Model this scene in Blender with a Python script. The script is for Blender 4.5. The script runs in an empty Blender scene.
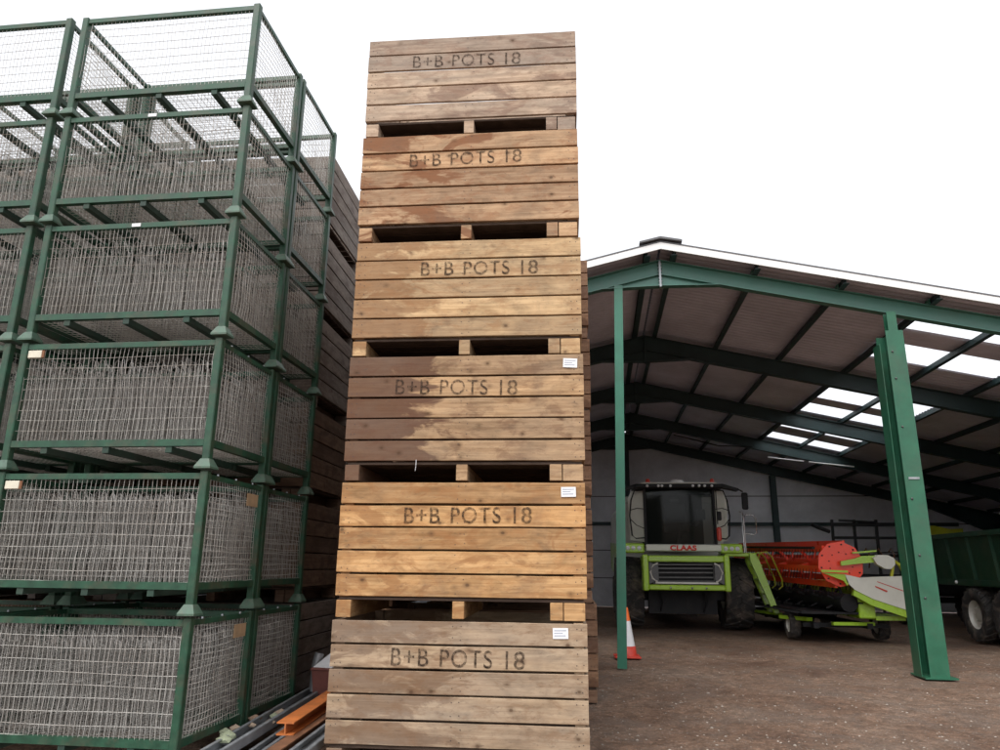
import bpy, bmesh, math, random
from mathutils import Vector, Matrix
R = math.radians
random.seed(7)
S = bpy.context.scene
COL = S.collection

# ------------------------------------------------------------------ camera
F, PITCH, YAW, ROLL, CH = 724.05, 0.25655, 0.09029, 0.01044, 1.366
fw = Vector((-math.sin(YAW)*math.cos(PITCH), math.cos(YAW)*math.cos(PITCH), math.sin(PITCH)))
rt = Vector((math.cos(YAW), math.sin(YAW), 0)); up = rt.cross(fw)
RR = math.cos(ROLL)*rt + math.sin(ROLL)*up; UU = -math.sin(ROLL)*rt + math.cos(ROLL)*up
cd = bpy.data.cameras.new('camera'); cam = bpy.data.objects.new('camera', cd); COL.objects.link(cam)
cd.sensor_width = 36; cd.lens = F/1000*36; cd.clip_end = 2000; cd.clip_start = .05
cam.matrix_world = Matrix(((RR.x, UU.x, -fw.x, 0), (RR.y, UU.y, -fw.y, 0), (RR.z, UU.z, -fw.z, CH), (0, 0, 0, 1)))
S.camera = cam

# ------------------------------------------------------------------ materials
class NT:
    def __init__(s, name):
        s.m = bpy.data.materials.new(name); s.m.use_nodes = True; s.t = s.m.node_tree; s.t.nodes.clear()
        s.out = s.n('ShaderNodeOutputMaterial'); s.b = s.n('ShaderNodeBsdfPrincipled'); s.l(s.b, 0, s.out, 0)
    def n(s, k, **kw):
        o = s.t.nodes.new(k)
        for a, v in kw.items(): setattr(o, a, v)
        return o
    def l(s, a, i, b, j): s.t.links.new(a.outputs[i], b.inputs[j])
    def noise(s, vec, scale, detail=4, rough=.55, dist=0):
        o = s.n('ShaderNodeTexNoise'); o.inputs['Scale'].default_value = scale; o.inputs['Detail'].default_value = detail
        o.inputs['Roughness'].default_value = rough; o.inputs['Distortion'].default_value = dist
        if vec: s.l(vec[0], vec[1], o, 'Vector')
        return o
    def ramp(s, src, pts, si=0):
        o = s.n('ShaderNodeValToRGB'); s.l(src, si, o, 0); e = o.color_ramp.elements
        while len(e) < len(pts): e.new(.5)
        for k, (p, c) in enumerate(pts):
            e[k].position = p; e[k].color = (c, c, c, 1) if not hasattr(c, '__len__') else (*c, 1)
        return o
    def mix(s, fac, a, b, mode='MIX'):
        o = s.n('ShaderNodeMix', data_type='RGBA', blend_type=mode)
        for v, i in ((fac, 0), (a, 6), (b, 7)):
            if isinstance(v, tuple) and hasattr(v[0], 'outputs'): s.t.links.new(v[0].outputs[v[1]], o.inputs[i])
            elif hasattr(v, 'outputs'): s.t.links.new(v.outputs[0], o.inputs[i])
            elif i == 0: o.inputs[0].default_value = v
            else: o.inputs[i].default_value = (*v, 1)
        return (o, 2)
    def math(s, op, a, b=None, clamp=False):
        o = s.n('ShaderNodeMath', operation=op); o.use_clamp = clamp
        for i, v in enumerate((a, b)):
            if v is None: continue
            if isinstance(v, tuple): s.l(v[0], v[1], o, i)
            else: o.inputs[i].default_value = v
        return (o, 0)
    def bump(s, src, strength, dist=.01):
        o = s.n('ShaderNodeBump'); o.inputs['Strength'].default_value = strength; o.inputs['Distance'].default_value = dist
        s.l(src[0], src[1], o, 'Height'); s.l(o, 0, s.b, 'Normal')
    def col(s, c): s.l(c[0], c[1], s.b, 'Base Color')
    def set(s, **kw):
        for k, v in kw.items(): s.b.inputs[k.replace('_', ' ')].default_value = v

def simple(name, c, rough=.6, metal=0, var=.25, scale=8, dirt=None, dirt_amt=.4, spec=.5, bump=.0, coat=0):
    t = NT(name); tc = t.n('ShaderNodeTexCoord'); v = (tc, 'Object')
    n1 = t.noise(v, scale, 6, .65)
    lo = tuple(max(0, x*(1-var)) for x in c); hi = tuple(min(1, x*(1+var)) for x in c)
    r = t.ramp(n1, [(.3, lo), (.7, hi)])
    cc = (r, 0)
    if dirt:
        n2 = t.noise(v, scale*.35, 8, .7, .6)
        m = t.ramp(n2, [(.48, 0), (.68, dirt_amt)])
        cc = t.mix(m, cc, dirt)
    t.col(cc); t.set(Roughness=rough, Metallic=metal, Specular_IOR_Level=spec, Coat_Weight=coat)
    rr = t.ramp(n1, [(.3, max(0, rough-.1)), (.7, min(1, rough+.12))]); t.l(rr, 0, t.b, 'Roughness')
    if bump: t.bump((n1, 0), bump, .003)
    return t.m

def wood(name, light, mid, dark, stain_amt=.5, stain_left=0.0, grey=0.0, seed=0.0, grain=1.0, stain_scale=1.6):
    """boards: per-board offset comes from the 'board' attribute, grain runs along the board"""
    t = NT(name); tc = t.n('ShaderNodeTexCoord'); at = t.n('ShaderNodeAttribute', attribute_name='board')
    sp = t.n('ShaderNodeSeparateXYZ'); t.l(tc, 'Object', sp, 0)
    a = t.math('MULTIPLY', (at, 'Fac'), 37.0)
    def coords(sx, sy, sz, k=1.0):
        c = t.n('ShaderNodeCombineXYZ')
        for i, (o, s_) in enumerate((('X', sx), ('Y', sy), ('Z', sz))):
            m = t.math('MULTIPLY', (sp, o), s_); m = t.math('ADD', m, t.math('MULTIPLY', a, k*(1+.37*i)))
            m = t.math('ADD', m, seed*(i+1)); t.l(m[0], m[1], c, i)
        return (c, 0)
    g1 = t.noise(coords(1.6, 1.6, 42), 1.0, 6, .6, .5*grain)
    g2 = t.noise(coords(3, 3, 9), .9, 4, .6, 1.2)
    col = t.ramp(g1, [(.3, mid), (.62, light)])
    tone = t.ramp(g2, [(.3, .66), (.5, .95), (.7, 1.12)])
    c = t.mix(1.0, (col, 0), (tone, 0), 'MULTIPLY')
    # each board its own tone
    wn = t.n('ShaderNodeTexWhiteNoise', noise_dimensions='1D'); t.l(a[0], a[1], wn, 'W')
    bt = t.ramp(wn, [(0, (.72, .70, .70)), (.5, (.98, .97, .95)), (1, (1.16, 1.12, 1.04))])
    c = t.mix(1.0, c, (bt, 0), 'MULTIPLY')
    # water stains with an uneven edge, boards soaked from their left ends where stain_left > 0
    sn = t.noise(coords(stain_scale, stain_scale, 4.5, .6), 1.0, 6, .62, .9)
    lf = t.math('MULTIPLY', t.math('SUBTRACT', .75, (sp, 'X')), stain_left)
    base = t.math('ADD', (sn, 0), lf)
    st = t.n('ShaderNodeValToRGB'); t.l(base[0], base[1], st, 0)
    e = st.color_ramp.elements; e[0].position = .535; e[0].color = (0, 0, 0, 1); e[1].position = .60; e[1].color = (1, 1, 1, 1)
    sm = t.math('MULTIPLY', (st, 0), stain_amt)
    c = t.mix(sm, c, dark)
    # silvering
    if grey:
        gn = t.noise(coords(.9, .9, 3, .8), 1.2, 5, .6, .5); gm = t.ramp(gn, [(.35, 0), (.65, grey)])
        c = t.mix(gm, c, (.30, .27, .235))
    bl = t.noise(coords(5, 5, 11, .7), 1.0, 7, .7, .4); bm_ = t.ramp(bl, [(.50, 0), (.60, .42)]); c = t.mix(bm_, c, tuple(x*1.25 for x in dark))
    # knots
    vo = t.n('ShaderNodeTexVoronoi', voronoi_dimensions='3D'); cc = coords(6.0, 6.0, 8.0, 1.3); t.l(cc[0], cc[1], vo, 'Vector'); vo.inputs['Scale'].default_value = 1.0
    kn = t.ramp(vo, [(.06, 1), (.11, .45), (.24, 0)])
    sc = t.n('ShaderNodeSeparateColor'); t.l(vo, 'Color', sc, 0)
    km = t.math('MULTIPLY', (kn, 0), t.math('GREATER_THAN', (sc, 0), .48)); km = t.math('MULTIPLY', km, .8)
    c = t.mix(km, c, (.075, .04, .022))
    # fine specks of dirt
    dn = t.noise(coords(9, 9, 22, .4), 2.0, 5, .75, .3); dm = t.ramp(dn, [(.56, 0), (.76, .6)])
    c = t.mix(dm, c, (.09, .065, .05))
    sm2 = t.noise((tc, 'Object'), 2.3, 7, .65, .3); sr = t.ramp(sm2, [(.52, 0), (.70, .35)]); c = t.mix(sr, c, (.14, .10, .075))
    t.col(c); t.set(Roughness=.85, Specular_IOR_Level=.2)
    h = t.math('ADD', (g1, 0), t.math('MULTIPLY', (kn, 0), -.3)); t.bump(h, .55, .004)
    return t.m

M = {}
M['nail'] = simple('nail_steel', (.07, .05, .045), .6, .3)
W = {
 1: wood('weathered_board_pale', (0.517, 0.385, 0.259), (.33, .225, .14), (.16, .088, .048), .70, .20, .35, 3.1, 1.2, 2.2),
 2: wood('weathered_board_honey', (0.594, 0.369, 0.182), (.40, .215, .09), (.27, .125, .05), .6, .10, .0, 9.2, 1.2, 2.4),
 3: wood('weathered_board_damp', (0.473, 0.319, 0.187), (.30, .18, .095), (.10, .046, .028), .86, .55, .15, 14.7, 1.2, 1.7),
 4: wood('weathered_board_straw', (0.594, 0.424, 0.248), (.40, .26, .14), (.24, .12, .055), .65, .30, .1, 21.3, 1.2, 2.2),
 5: wood('weathered_board_russet', (0.550, 0.374, 0.231), (.35, .205, .115), (.20, .085, .04), .85, .10, .05, 27.9, 1.2, 1.8),
 6: wood('weathered_board_ashen', (0.539, 0.418, 0.319), (.35, .25, .185), (.20, .12, .085), .65, .0, .35, 33.3, 1.2, 2.0),
}
M['oldwood'] = wood('silvered_board', (.25, .21, .19), (.165, .132, .115), (.08, .056, .045), .5, 0, .4, 41.0)
M['oldwood_brown'] = wood('brown_old_board', (.22, .145, .10), (.15, .09, .06), (.07, .042, .03), .6, 0, .1, 47.0)
M['deck'] = wood('shade_toned_floor_board', (.13, .095, .075), (.085, .06, .048), (.04, .028, .022), .5, 0, 0, 61.0)  # shade of the gaps under the boxes put into the floor board colour
M['backwood'] = wood('reddish_board', (.34, .21, .135), (.23, .125, .075), (.11, .055, .035), .6, 0, .1, 52.0)
M['green'] = simple('green_paint_cage', (.013, .062, .033), .5, 0, .4, 11, (.11, .075, .05), .5, coat=.05)
M['greenfoot'] = simple('pale_green_paint', (.06, .115, .08), .5, 0, .3, 14, (.14, .12, .09), .5)
M['greensteel'] = simple('green_paint_steelwork', (.028, .155, .098), .4, 0, .15, 3, (.09, .13, .10), .25, coat=.1)
M['greenpost'] = simple('deep_green_paint_column', (.018, .115, .062), .4, 0, .2, 4, (.07, .09, .06), .35, coat=.1)
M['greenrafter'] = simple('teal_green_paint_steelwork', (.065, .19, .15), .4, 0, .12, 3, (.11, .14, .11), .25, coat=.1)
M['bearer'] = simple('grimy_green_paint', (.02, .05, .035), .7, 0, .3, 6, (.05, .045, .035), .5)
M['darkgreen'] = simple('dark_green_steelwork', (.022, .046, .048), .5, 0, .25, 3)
M['wire'] = simple('galvanised_wire', (.64, .62, .58), .5, .35, .25, 6, (.30, .20, .14), .4)
M['wire2'] = simple('dull_galvanised_wire', (.44, .43, .41), .55, .3, .3, 9, (.26, .16, .10), .4)
M['galv'] = simple('galvanised_steel', (.36, .38, .40), .45, .6, .3, 5, (.2, .18, .16), .4)
M['rust'] = simple('orange_oxide_paint', (.50, .15, .035), .6, 0, .3, 7, (.2, .08, .04), .6)
M['brownsteel'] = simple('rusty_steel', (.20, .09, .045), .75, .2, .35, 7, (.09, .05, .03), .6)
M['white'] = simple('white_coated_steel', (.78, .78, .77), .45, 0, .04, 3)
M['label'] = simple('white_paper', (.80, .80, .82), .6, 0, .03, 20)
M['cream'] = simple('cream_board', (.66, .62, .50), .6, 0, .12, 14)
M['ink'] = simple('grey_print', (.35, .38, .45), .7)
M['orange'] = simple('orange_plastic', (.85, .16, .025), .4, 0, .08, 6)
M['redplastic'] = simple('red_plastic', (.55, .05, .03), .4, 0, .1, 6)
M['conewhite'] = simple('reflective_white', (.75, .75, .76), .35, 0, .06, 10)
M['rubber'] = simple('tyre_rubber', (.030, .028, .027), .85, 0, .3, 10, (.19, .15, .12), .7)
M['lime'] = simple('lime_green_paint', (.33, .55, .03), .3, 0, .08, 3, (.25, .30, .06), .2, coat=.4)
M['offwhite'] = simple('off_white_paint', (.62, .62, .55), .35, 0, .07, 3, (.4, .38, .3), .25, coat=.3)
M['red'] = simple('bright_red_paint', (.90, .055, .015), .35, 0, .08, 4, coat=.3)
M['redletter'] = simple('red_letter_paint', (.75, .03, .02), .4, 0, .05, 6)
M['blackmetal'] = simple('black_metal', (.010, .010, .012), .6, 0, .3, 8, (.045, .038, .03), .25, spec=.3)
M['glass'] = NT('dark_cab_glass').m; g = M['glass'].node_tree.nodes['Principled BSDF']
g.inputs['Base Color'].default_value = (.012, .017, .015, 1); g.inputs['Roughness'].default_value = .12; g.inputs['Specular IOR Level'].default_value = .3; g.inputs['Alpha'].default_value = .5; g.inputs['Coat Weight'].default_value = 0
M['darksteel'] = simple('worn_dark_steel', (.10, .10, .10), .5, .5, .3, 9)
M['chrome'] = simple('bright_steel', (.6, .6, .6), .25, .9, .1, 6)
M['lamp'] = simple('lamp_lens', (.75, .76, .78), .15, 0, .05, 9)
M['trailergreen'] = simple('trailer_green_paint', (.008, .045, .024), .45, 0, .2, 3, (.06, .07, .04), .4)
M['rim'] = simple('pale_wheel_rim', (.62, .61, .56), .45, .1, .1, 6, (.3, .25, .2), .4)
M['yellow'] = simple('yellow_green_paint', (.42, .42, .02), .4, 0, .12, 4)
M['bin'] = simple('dull_red_brown_plastic', (.16, .05, .04), .55, 0, .25, 9)
M['stone'] = simple('pale_stone', (.30, .26, .22), .9, 0, .35, 5, bump=.5)
M['felt'] = simple('dark_grey_cap', (.12, .12, .125), .7)

t = NT('stencil_paint'); tc = t.n('ShaderNodeTexCoord'); n = t.noise((tc, 'Object'), 26, 6, .75); n2 = t.noise((tc, 'Object'), 3.2, 3, .5)
ad = t.math('ADD', (n, 0), t.math('MULTIPLY', (n2, 0), .7)); r = t.n('ShaderNodeValToRGB'); t.l(ad[0], 0, r, 0)
r.color_ramp.elements[0].position = .70; r.color_ramp.elements[0].color = (.08, .08, .08, 1); r.color_ramp.elements[1].position = 1.02; r.color_ramp.elements[1].color = (.74, .74, .74, 1)
t.l(r, 0, t.b, 'Alpha'); t.set(Base_Color=(.06, .042, .032, 1), Roughness=.9, Specular_IOR_Level=.1); M['stencil'] = t.m

# back wall / roof sheets
def sheet_mat(name, c, dirt):
    t = NT(name); tc = t.n('ShaderNodeTexCoord'); n = t.noise((tc, 'Object'), .7, 8, .65, .3); n2 = t.noise((tc, 'Object'), 9, 4, .6)
    r = t.ramp(n, [(.35, tuple(x*.8 for x in c)), (.65, tuple(x*1.1 for x in c))]); m = t.ramp(n2, [(.55, 0), (.75, .35)])
    t.col(t.mix(m, (r, 0), dirt)); t.set(Roughness=.85, Specular_IOR_Level=.2); return t.m
M['roofsheet'] = sheet_mat('fibre_cement_sheet', (.60, .595, .69), (.42, .40, .46))
M['wallpanel'] = sheet_mat('grey_wall_panel', (.80, .81, .86), (.62, .61, .63))
t = NT('translucent_roof_sheet'); t.t.nodes.remove(t.b)
tl = t.n('ShaderNodeBsdfTranslucent'); tl.inputs[0].default_value = (.95, .96, .96, 1)
tp = t.n('ShaderNodeBsdfTransparent'); tp.inputs[0].default_value = (.95, .96, .97, 1)
mx = t.n('ShaderNodeMixShader'); tc = t.n('ShaderNodeTexCoord'); n = t.noise((tc, 'Object'), 3, 6, .6); rr = t.ramp(n, [(.3, .35), (.7, .6)])
t.l(rr, 0, mx, 0); t.l(tl, 0, mx, 1); t.l(tp, 0, mx, 2); t.l(mx, 0, t.out, 0); M['rooflight'] = t.m

# ground: damp reddish dirt with grit, paler scuffed tracks, small puddled damp patches
t = NT('dirt_yard'); tc = t.n('ShaderNodeTexCoord'); v = (tc, 'Object')
a = t.noise(v, .55, 8, .65, .5); b = t.noise(v, 5, 8, .72, .4); c_ = t.noise(v, 40, 6, .75)
base = t.ramp(a, [(.3, (.12, .066, .043)), (.5, (.21, .132, .09)), (.7, (.28, .205, .155))])
gr = t.ramp(b, [(.28, .55), (.72, 1.35)]); c = t.mix(1.0, (base, 0), (gr, 0), 'MULTIPLY')
fr = t.ramp(c_, [(.3, .5), (.7, 1.5)]); c = t.mix(.9, c, (fr, 0), 'MULTIPLY')
d_ = t.noise(v, 13, 8, .8, .2); dr = t.ramp(d_, [(.34, .55), (.5, 1.0), (.66, 1.6)]); c = t.mix(.85, c, (dr, 0), 'MULTIPLY')
e_ = t.noise(v, 1.6, 6, .7, .8); em = t.ramp(e_, [(.46, 0), (.62, .55)]); c = t.mix(em, c, (.175, .135, .11))
vo = t.n('ShaderNodeTexVoronoi'); t.l(tc, 'Object', vo, 'Vector'); vo.inputs['Scale'].default_value = 28
vr = t.ramp(vo, [(.12, .8), (.28, 0)]); sc = t.n('ShaderNodeSeparateColor'); t.l(vo, 'Color', sc, 0)
m = t.math('MULTIPLY', (vr, 0), t.math('GREATER_THAN', (sc, 0), .6)); c = t.mix(m, c, (.30, .26, .23))
t.col(c); rg = t.ramp(a, [(.35, .55), (.6, .95)]); t.l(rg, 0, t.b, 'Roughness'); t.set(Specular_IOR_Level=.25)
hh = t.math('ADD', t.math('MULTIPLY', (b, 0), .8), t.math('ADD', t.math('MULTIPLY', (c_, 0), .35), t.math('MULTIPLY', (d_, 0), .5))); t.bump(hh, 1.0, .045)
M['ground'] = t.m

# ------------------------------------------------------------------ mesh helpers
class MB:
    def __init__(s): s.v = []; s.f = []; s.mi = []; s.bd = []; s.smooth = []
    def add(s, vs, fs, mi=0, board=None, smooth=False):
        o = len(s.v); s.v += [tuple(p) for p in vs]; bd = random.random() if board is None else board
        for f in fs: s.f.append([o+i for i in f]); s.mi.append(mi); s.bd.append(bd); s.smooth.append(smooth)
    def box(s, x0, x1, y0, y1, z0, z1, mi=0, board=None, mat=None, ch=0):
        vs = [Vector(p) for p in ((x0,y0,z0),(x1,y0,z0),(x1,y1,z0),(x0,y1,z0),(x0,y0,z1),(x1,y0,z1),(x1,y1,z1),(x0,y1,z1))]
        fs = [(0,3,2,1),(4,5,6,7),(0,1,5,4),(1,2,6,5),(2,3,7,6),(3,0,4,7)]
        if ch:
            bm = bmesh.new(); bv = [bm.verts.new(p) for p in vs]
            for f in fs: bm.faces.new([bv[i] for i in f])
            bmesh.ops.bevel(bm, geom=list(bm.edges), offset=ch, segments=1, affect='EDGES')
            bm.verts.index_update(); vs = [v.co.copy() for v in bm.verts]; fs = [[v.index for v in f.verts] for f in bm.faces]; bm.free()
        if mat is not None: vs = [mat @ p for p in vs]
        s.add(vs, fs, mi, board)
    def board(s, p0, p1, nrm, h, th, mi=0, warp=.002, seg=7):
        """a plank from p0 to p1 (bottom outer edge), height h up, thickness th inward (-nrm), gently uneven"""
        p0 = Vector(p0); p1 = Vector(p1); n = Vector(nrm); d = (p1-p0); z = Vector((0, 0, 1)); vs = []; fs = []
        ph = random.uniform(0, 6); am = random.uniform(-warp, warp); c = .003
        prof = [(0, c), (-c, 0), (-th, 0), (-th, h), (-c, h), (0, h-c)]
        for i in range(seg+1):
            u = i/seg; q = p0 + d*u; bow = am*math.sin(math.pi*u*1.3+ph); eb = random.uniform(-.0012, .0012); et = random.uniform(-.0016, .0016)
            for a, b in prof: vs.append(q + n*(a+bow) + z*(b + (et if b > h/2 else eb)))
        k = len(prof)
        for i in range(seg):
            for j in range(k): fs.append((i*k+j, i*k+(j+1) % k, (i+1)*k+(j+1) % k, (i+1)*k+j))
        fs += [tuple(range(k)), tuple(reversed(range(seg*k, seg*k+k)))]
        s.add(vs, fs, mi)
    def bar(s, p, q, w, h=None, mi=0, roll=None, board=None):
        """rectangular bar between two points"""
        p = Vector(p); q = Vector(q); h = h or w; d = (q-p).normalized()
        ref = Vector(roll) if roll else (Vector((0, 0, 1)) if abs(d.z) < .9 else Vector((0, 1, 0)))
        a = d.cross(ref).normalized(); b = a.cross(d).normalized()
        vs = [p+a*sx*w/2+b*sy*h/2 for sx, sy in ((-1,-1),(1,-1),(1,1),(-1,1))] + [q+a*sx*w/2+b*sy*h/2 for sx, sy in ((-1,-1),(1,-1),(1,1),(-1,1))]
        s.add(vs, [(0,1,2,3),(7,6,5,4),(0,4,5,1),(1,5,6,2),(2,6,7,3),(3,7,4,0)], mi, board)
    def tube(s, pts, r, mi=0, n=8, cap=True, smooth=True):
        pts = [Vector(p) for p in pts]; vs = []; fs = []
        for i, p in enumerate(pts):
            d = (pts[min(i+1, len(pts)-1)] - pts[max(i-1, 0)]).normalized()
            ref = Vector((0, 0, 1)) if abs(d.z) < .9 else Vector((0, 1, 0))
            a = d.cross(ref).normalized(); b = a.cross(d)
            rad = r[i] if hasattr(r, '__len__') else r
            for k in range(n):
                an = 2*math.pi*k/n; vs.append(p + a*math.cos(an)*rad + b*math.sin(an)*rad)
        for i in range(len(pts)-1):
            for k in range(n): fs.append((i*n+k, i*n+(k+1) % n, (i+1)*n+(k+1) % n, (i+1)*n+k))
        s.add(vs, fs, mi, 0, smooth)
        if cap: s.add([vs[k] for k in range(n)], [tuple(reversed(range(n)))], mi, 0); s.add([vs[-n+k] for k in range(n)], [tuple(range(n))], mi, 0)
    def wire(s, pts, r, mi=0): s.tube(pts, r, mi, 3, False, False)
    def lathe(s, prof, c, axis='Z', n=32, mi=0, smooth=True):
        """prof: (radius, height) along axis"""
        vs = []; fs = []; m = len(prof)
        for k in range(n):
            a = 2*math.pi*k/n
            for r_, h in prof:
                x, y = r_*math.cos(a), r_*math.sin(a)
                vs.append(Vector(c) + (Vector((x, y, h)) if axis == 'Z' else Vector((h, x, y)) if axis == 'X' else Vector((x, h, y))))
        for k in range(n):
            for j in range(m-1): fs.append((k*m+j, k*m+j+1, ((k+1) % n)*m+j+1, ((k+1) % n)*m+j))
        s.add(vs, fs, mi, 0, smooth)
    def prism(s, poly, d, mi=0):
        """closed polygon (list of 3-D points) extruded by vector d"""
        poly = [Vector(p) for p in poly]; d = Vector(d); k = len(poly)
        vs = poly + [p+d for p in poly]
        fs = [tuple(range(k)), tuple(reversed(range(k, 2*k)))] + [(i, i+k, (i+1) % k+k, (i+1) % k) for i in range(k)]
        s.add(vs, fs, mi, 0)
    def build(s, name, mats, parent=None, fix=True):
        me = bpy.data.meshes.new(name); me.from_pydata(s.v, [], s.f)
        mats = mats if isinstance(mats, (list, tuple)) else [mats]
        for m in mats: me.materials.append(m)
        me.polygons.foreach_set('material_index', s.mi); me.polygons.foreach_set('use_smooth', s.smooth)
        at = me.attributes.new('board', 'FLOAT', 'FACE'); at.data.foreach_set('value', s.bd)
        if fix:
            bm = bmesh.new(); bm.from_mesh(me); bmesh.ops.recalc_face_normals(bm, faces=bm.faces); bm.to_mesh(me); bm.free()
        me.update(); o = bpy.data.objects.new(name, me); COL.objects.link(o)
        if parent: o.parent = parent
        return o
def tag(o, label=None, cat=None, group=None, kind=None):
    if label: o['label'] = label
    if cat: o['category'] = cat
    if group: o['group'] = group
    if kind: o['kind'] = kind
    return o
def empty(name, loc, rz=0, label=None, cat=None, group=None):
    o = bpy.data.objects.new(name, None); o.empty_display_size = .2; COL.objects.link(o); o.location = loc; o.rotation_euler = (0, 0, rz)
    return tag(o, label, cat, group)
def copy_tree(o, parent=None):
    c = o.copy(); COL.objects.link(c)
    if parent: c.parent = parent
    for ch in [x for x in list(S.objects) if x.parent == o]: copy_tree(ch, c)
    return c
def text(name, s_, width, height, mat, parent, loc, rot=(R(90), 0, 0), ext=.001, bold=0, space=1.0):
    cu = bpy.data.curves.new(name, 'FONT'); cu.body = s_; cu.size = 1; cu.extrude = 0; cu.offset = bold; cu.space_character = space
    o = bpy.data.objects.new(name, cu); COL.objects.link(o)
    bpy.context.view_layer.update(); dg = bpy.context.evaluated_depsgraph_get()
    me = bpy.data.meshes.new_from_object(o.evaluated_get(dg)); bpy.data.objects.remove(o)
    xs = [v.co.x for v in me.vertices]; ys = [v.co.y for v in me.vertices]
    for v in me.vertices: v.co = ((v.co.x-min(xs))/(max(xs)-min(xs))*width, (v.co.y-min(ys))/(max(ys)-min(ys))*height, 0)
    bm = bmesh.new(); bm.from_mesh(me); r_ = bmesh.ops.extrude_face_region(bm, geom=list(bm.faces))
    bmesh.ops.translate(bm, vec=(0, 0, ext), verts=[e for e in r_['geom'] if isinstance(e, bmesh.types.BMVert)]); bm.to_mesh(me); bm.free()
    me.materials.clear(); me.materials.append(mat)
    n = bpy.data.objects.new(name, me); COL.objects.link(n); n.parent = parent; n.location = loc; n.rotation_euler = rot
    return n

# ------------------------------------------------------------------ ground, sky
def gz(x, y):
    from mathutils import noise as N
    return .018*N.noise((x*.9, y*.9, 0)) + .03*N.noise((x*.22, y*.22, 3)) - .012
mb = MB(); nx, ny = 150, 150
xs = [-14 + 28*i/nx for i in range(nx+1)]; ys = [0.5 + 29*j/ny for j in range(ny+1)]
xs = [-900, -100] + xs + [100, 900]; ys = [-900, -60] + ys + [100, 1500]
vs = []
for y in ys:
    for x in xs:
        fade = 1 if (-13.9 < x < 13.9 and .6 < y < 29.4) else 0
        vs.append((x, y, gz(x, y)*fade - .012))
n_ = len(xs); fs = [(j*n_+i, j*n_+i+1, (j+1)*n_+i+1, (j+1)*n_+i) for j in range(len(ys)-1) for i in range(n_-1)]
mb.add(vs, fs, 0, 0, True); tag(mb.build('ground', M['ground']), kind='structure')
# loose stones
mb = MB()
ico = [(0,0,1)] + [(math.cos(a)*.9, math.sin(a)*.9, .25) for a in [i*1.2566 for i in range(5)]] + [(math.cos(a)*.8, math.sin(a)*.8, -.4) for a in [i*1.2566+.6 for i in range(5)]]
icf = [(0,1,2),(0,2,3),(0,3,4),(0,4,5),(0,5,1)] + [(1,6,2),(2,7,3),(3,8,4),(4,9,5),(5,10,1)] + [(6,7,2),(7,8,3),(8,9,4),(9,10,5),(10,6,1)]
for k in range(6500):
    y = 5.0 + 9*random.random()**1.3; x = random.uniform(.1, .1 + y*.72)
    if k % 6 == 0: x = random.uniform(-2.5, -1.7); y = random.uniform(4.6, 9)
    s_ = .003 + .011*random.random()**4; a = random.random()*6
    sx, sy, sz = s_*random.uniform(.7, 1.5), s_*random.uniform(.7, 1.3), s_*random.uniform(.45, .9)
    z = gz(x, y) - .012
    mb.add([(x+(p[0]*math.cos(a)-p[1]*math.sin(a))*sx, y+(p[0]*math.sin(a)+p[1]*math.cos(a))*sy, z+p[2]*sz) for p in ico], icf, random.choice((0, 0, 1)), 0)
tag(mb.build('gravel', [M['stone'], simple('brown_grit', (.2, .13, .09), .9, 0, .3, 6)], fix=False), 'small loose stones and grit scattered over the dirt yard', 'gravel', kind='stuff')

w = bpy.data.worlds.new('World'); S.world = w; w.use_nodes = True; nt = w.node_tree; nt.nodes.clear()
o = nt.nodes.new('ShaderNodeOutputWorld'); b1 = nt.nodes.new('ShaderNodeBackground'); b2 = nt.nodes.new('ShaderNodeBackground'); ad = nt.nodes.new('ShaderNodeAddShader')
SUN_EL, SUN_AZ = R(52), R(200)      # azimuth clockwise from +Y
sk = nt.nodes.new('ShaderNodeTexSky'); sk.sky_type = 'NISHITA'; sk.sun_disc = False; sk.sun_elevation = SUN_EL; sk.sun_rotation = SUN_AZ; sk.dust_density = 6; sk.air_density = 1; sk.ozone_density = .5
hs = nt.nodes.new('ShaderNodeHueSaturation'); hs.inputs['Saturation'].default_value = .25
nt.links.new(sk.outputs[0], hs.inputs['Color']); nt.links.new(hs.outputs[0], b1.inputs[0]); b1.inputs[1].default_value = .05
tc = nt.nodes.new('ShaderNodeTexCoord'); nz = nt.nodes.new('ShaderNodeTexNoise'); nz.inputs['Scale'].default_value = 2.2; nz.inputs['Detail'].default_value = 5
rp = nt.nodes.new('ShaderNodeValToRGB'); rp.color_ramp.elements[0].color = (.80, .83, .89, 1); rp.color_ramp.elements[1].color = (.97, .98, 1, 1)
nt.links.new(tc.outputs['Generated'], nz.inputs['Vector']); nt.links.new(nz.outputs[0], rp.inputs[0]); nt.links.new(rp.outputs[0], b2.inputs[0]); b2.inputs[1].default_value = .74
nt.links.new(b1.outputs[0], ad.inputs[0]); nt.links.new(b2.outputs[0], ad.inputs[1]); nt.links.new(ad.outputs[0], o.inputs[0])
sl = bpy.data.lights.new('sun', 'SUN'); sl.energy = 1.2; sl.angle = R(25); sl.color = (1, .975, .945)
so = bpy.data.objects.new('sun', sl); COL.objects.link(so)
sd = Vector((math.sin(SUN_AZ)*math.cos(SUN_EL), math.cos(SUN_AZ)*math.cos(SUN_EL), math.sin(SUN_EL)))
so.rotation_euler = sd.to_track_quat('Z', 'Y').to_euler(); so.location = sd*50

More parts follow.
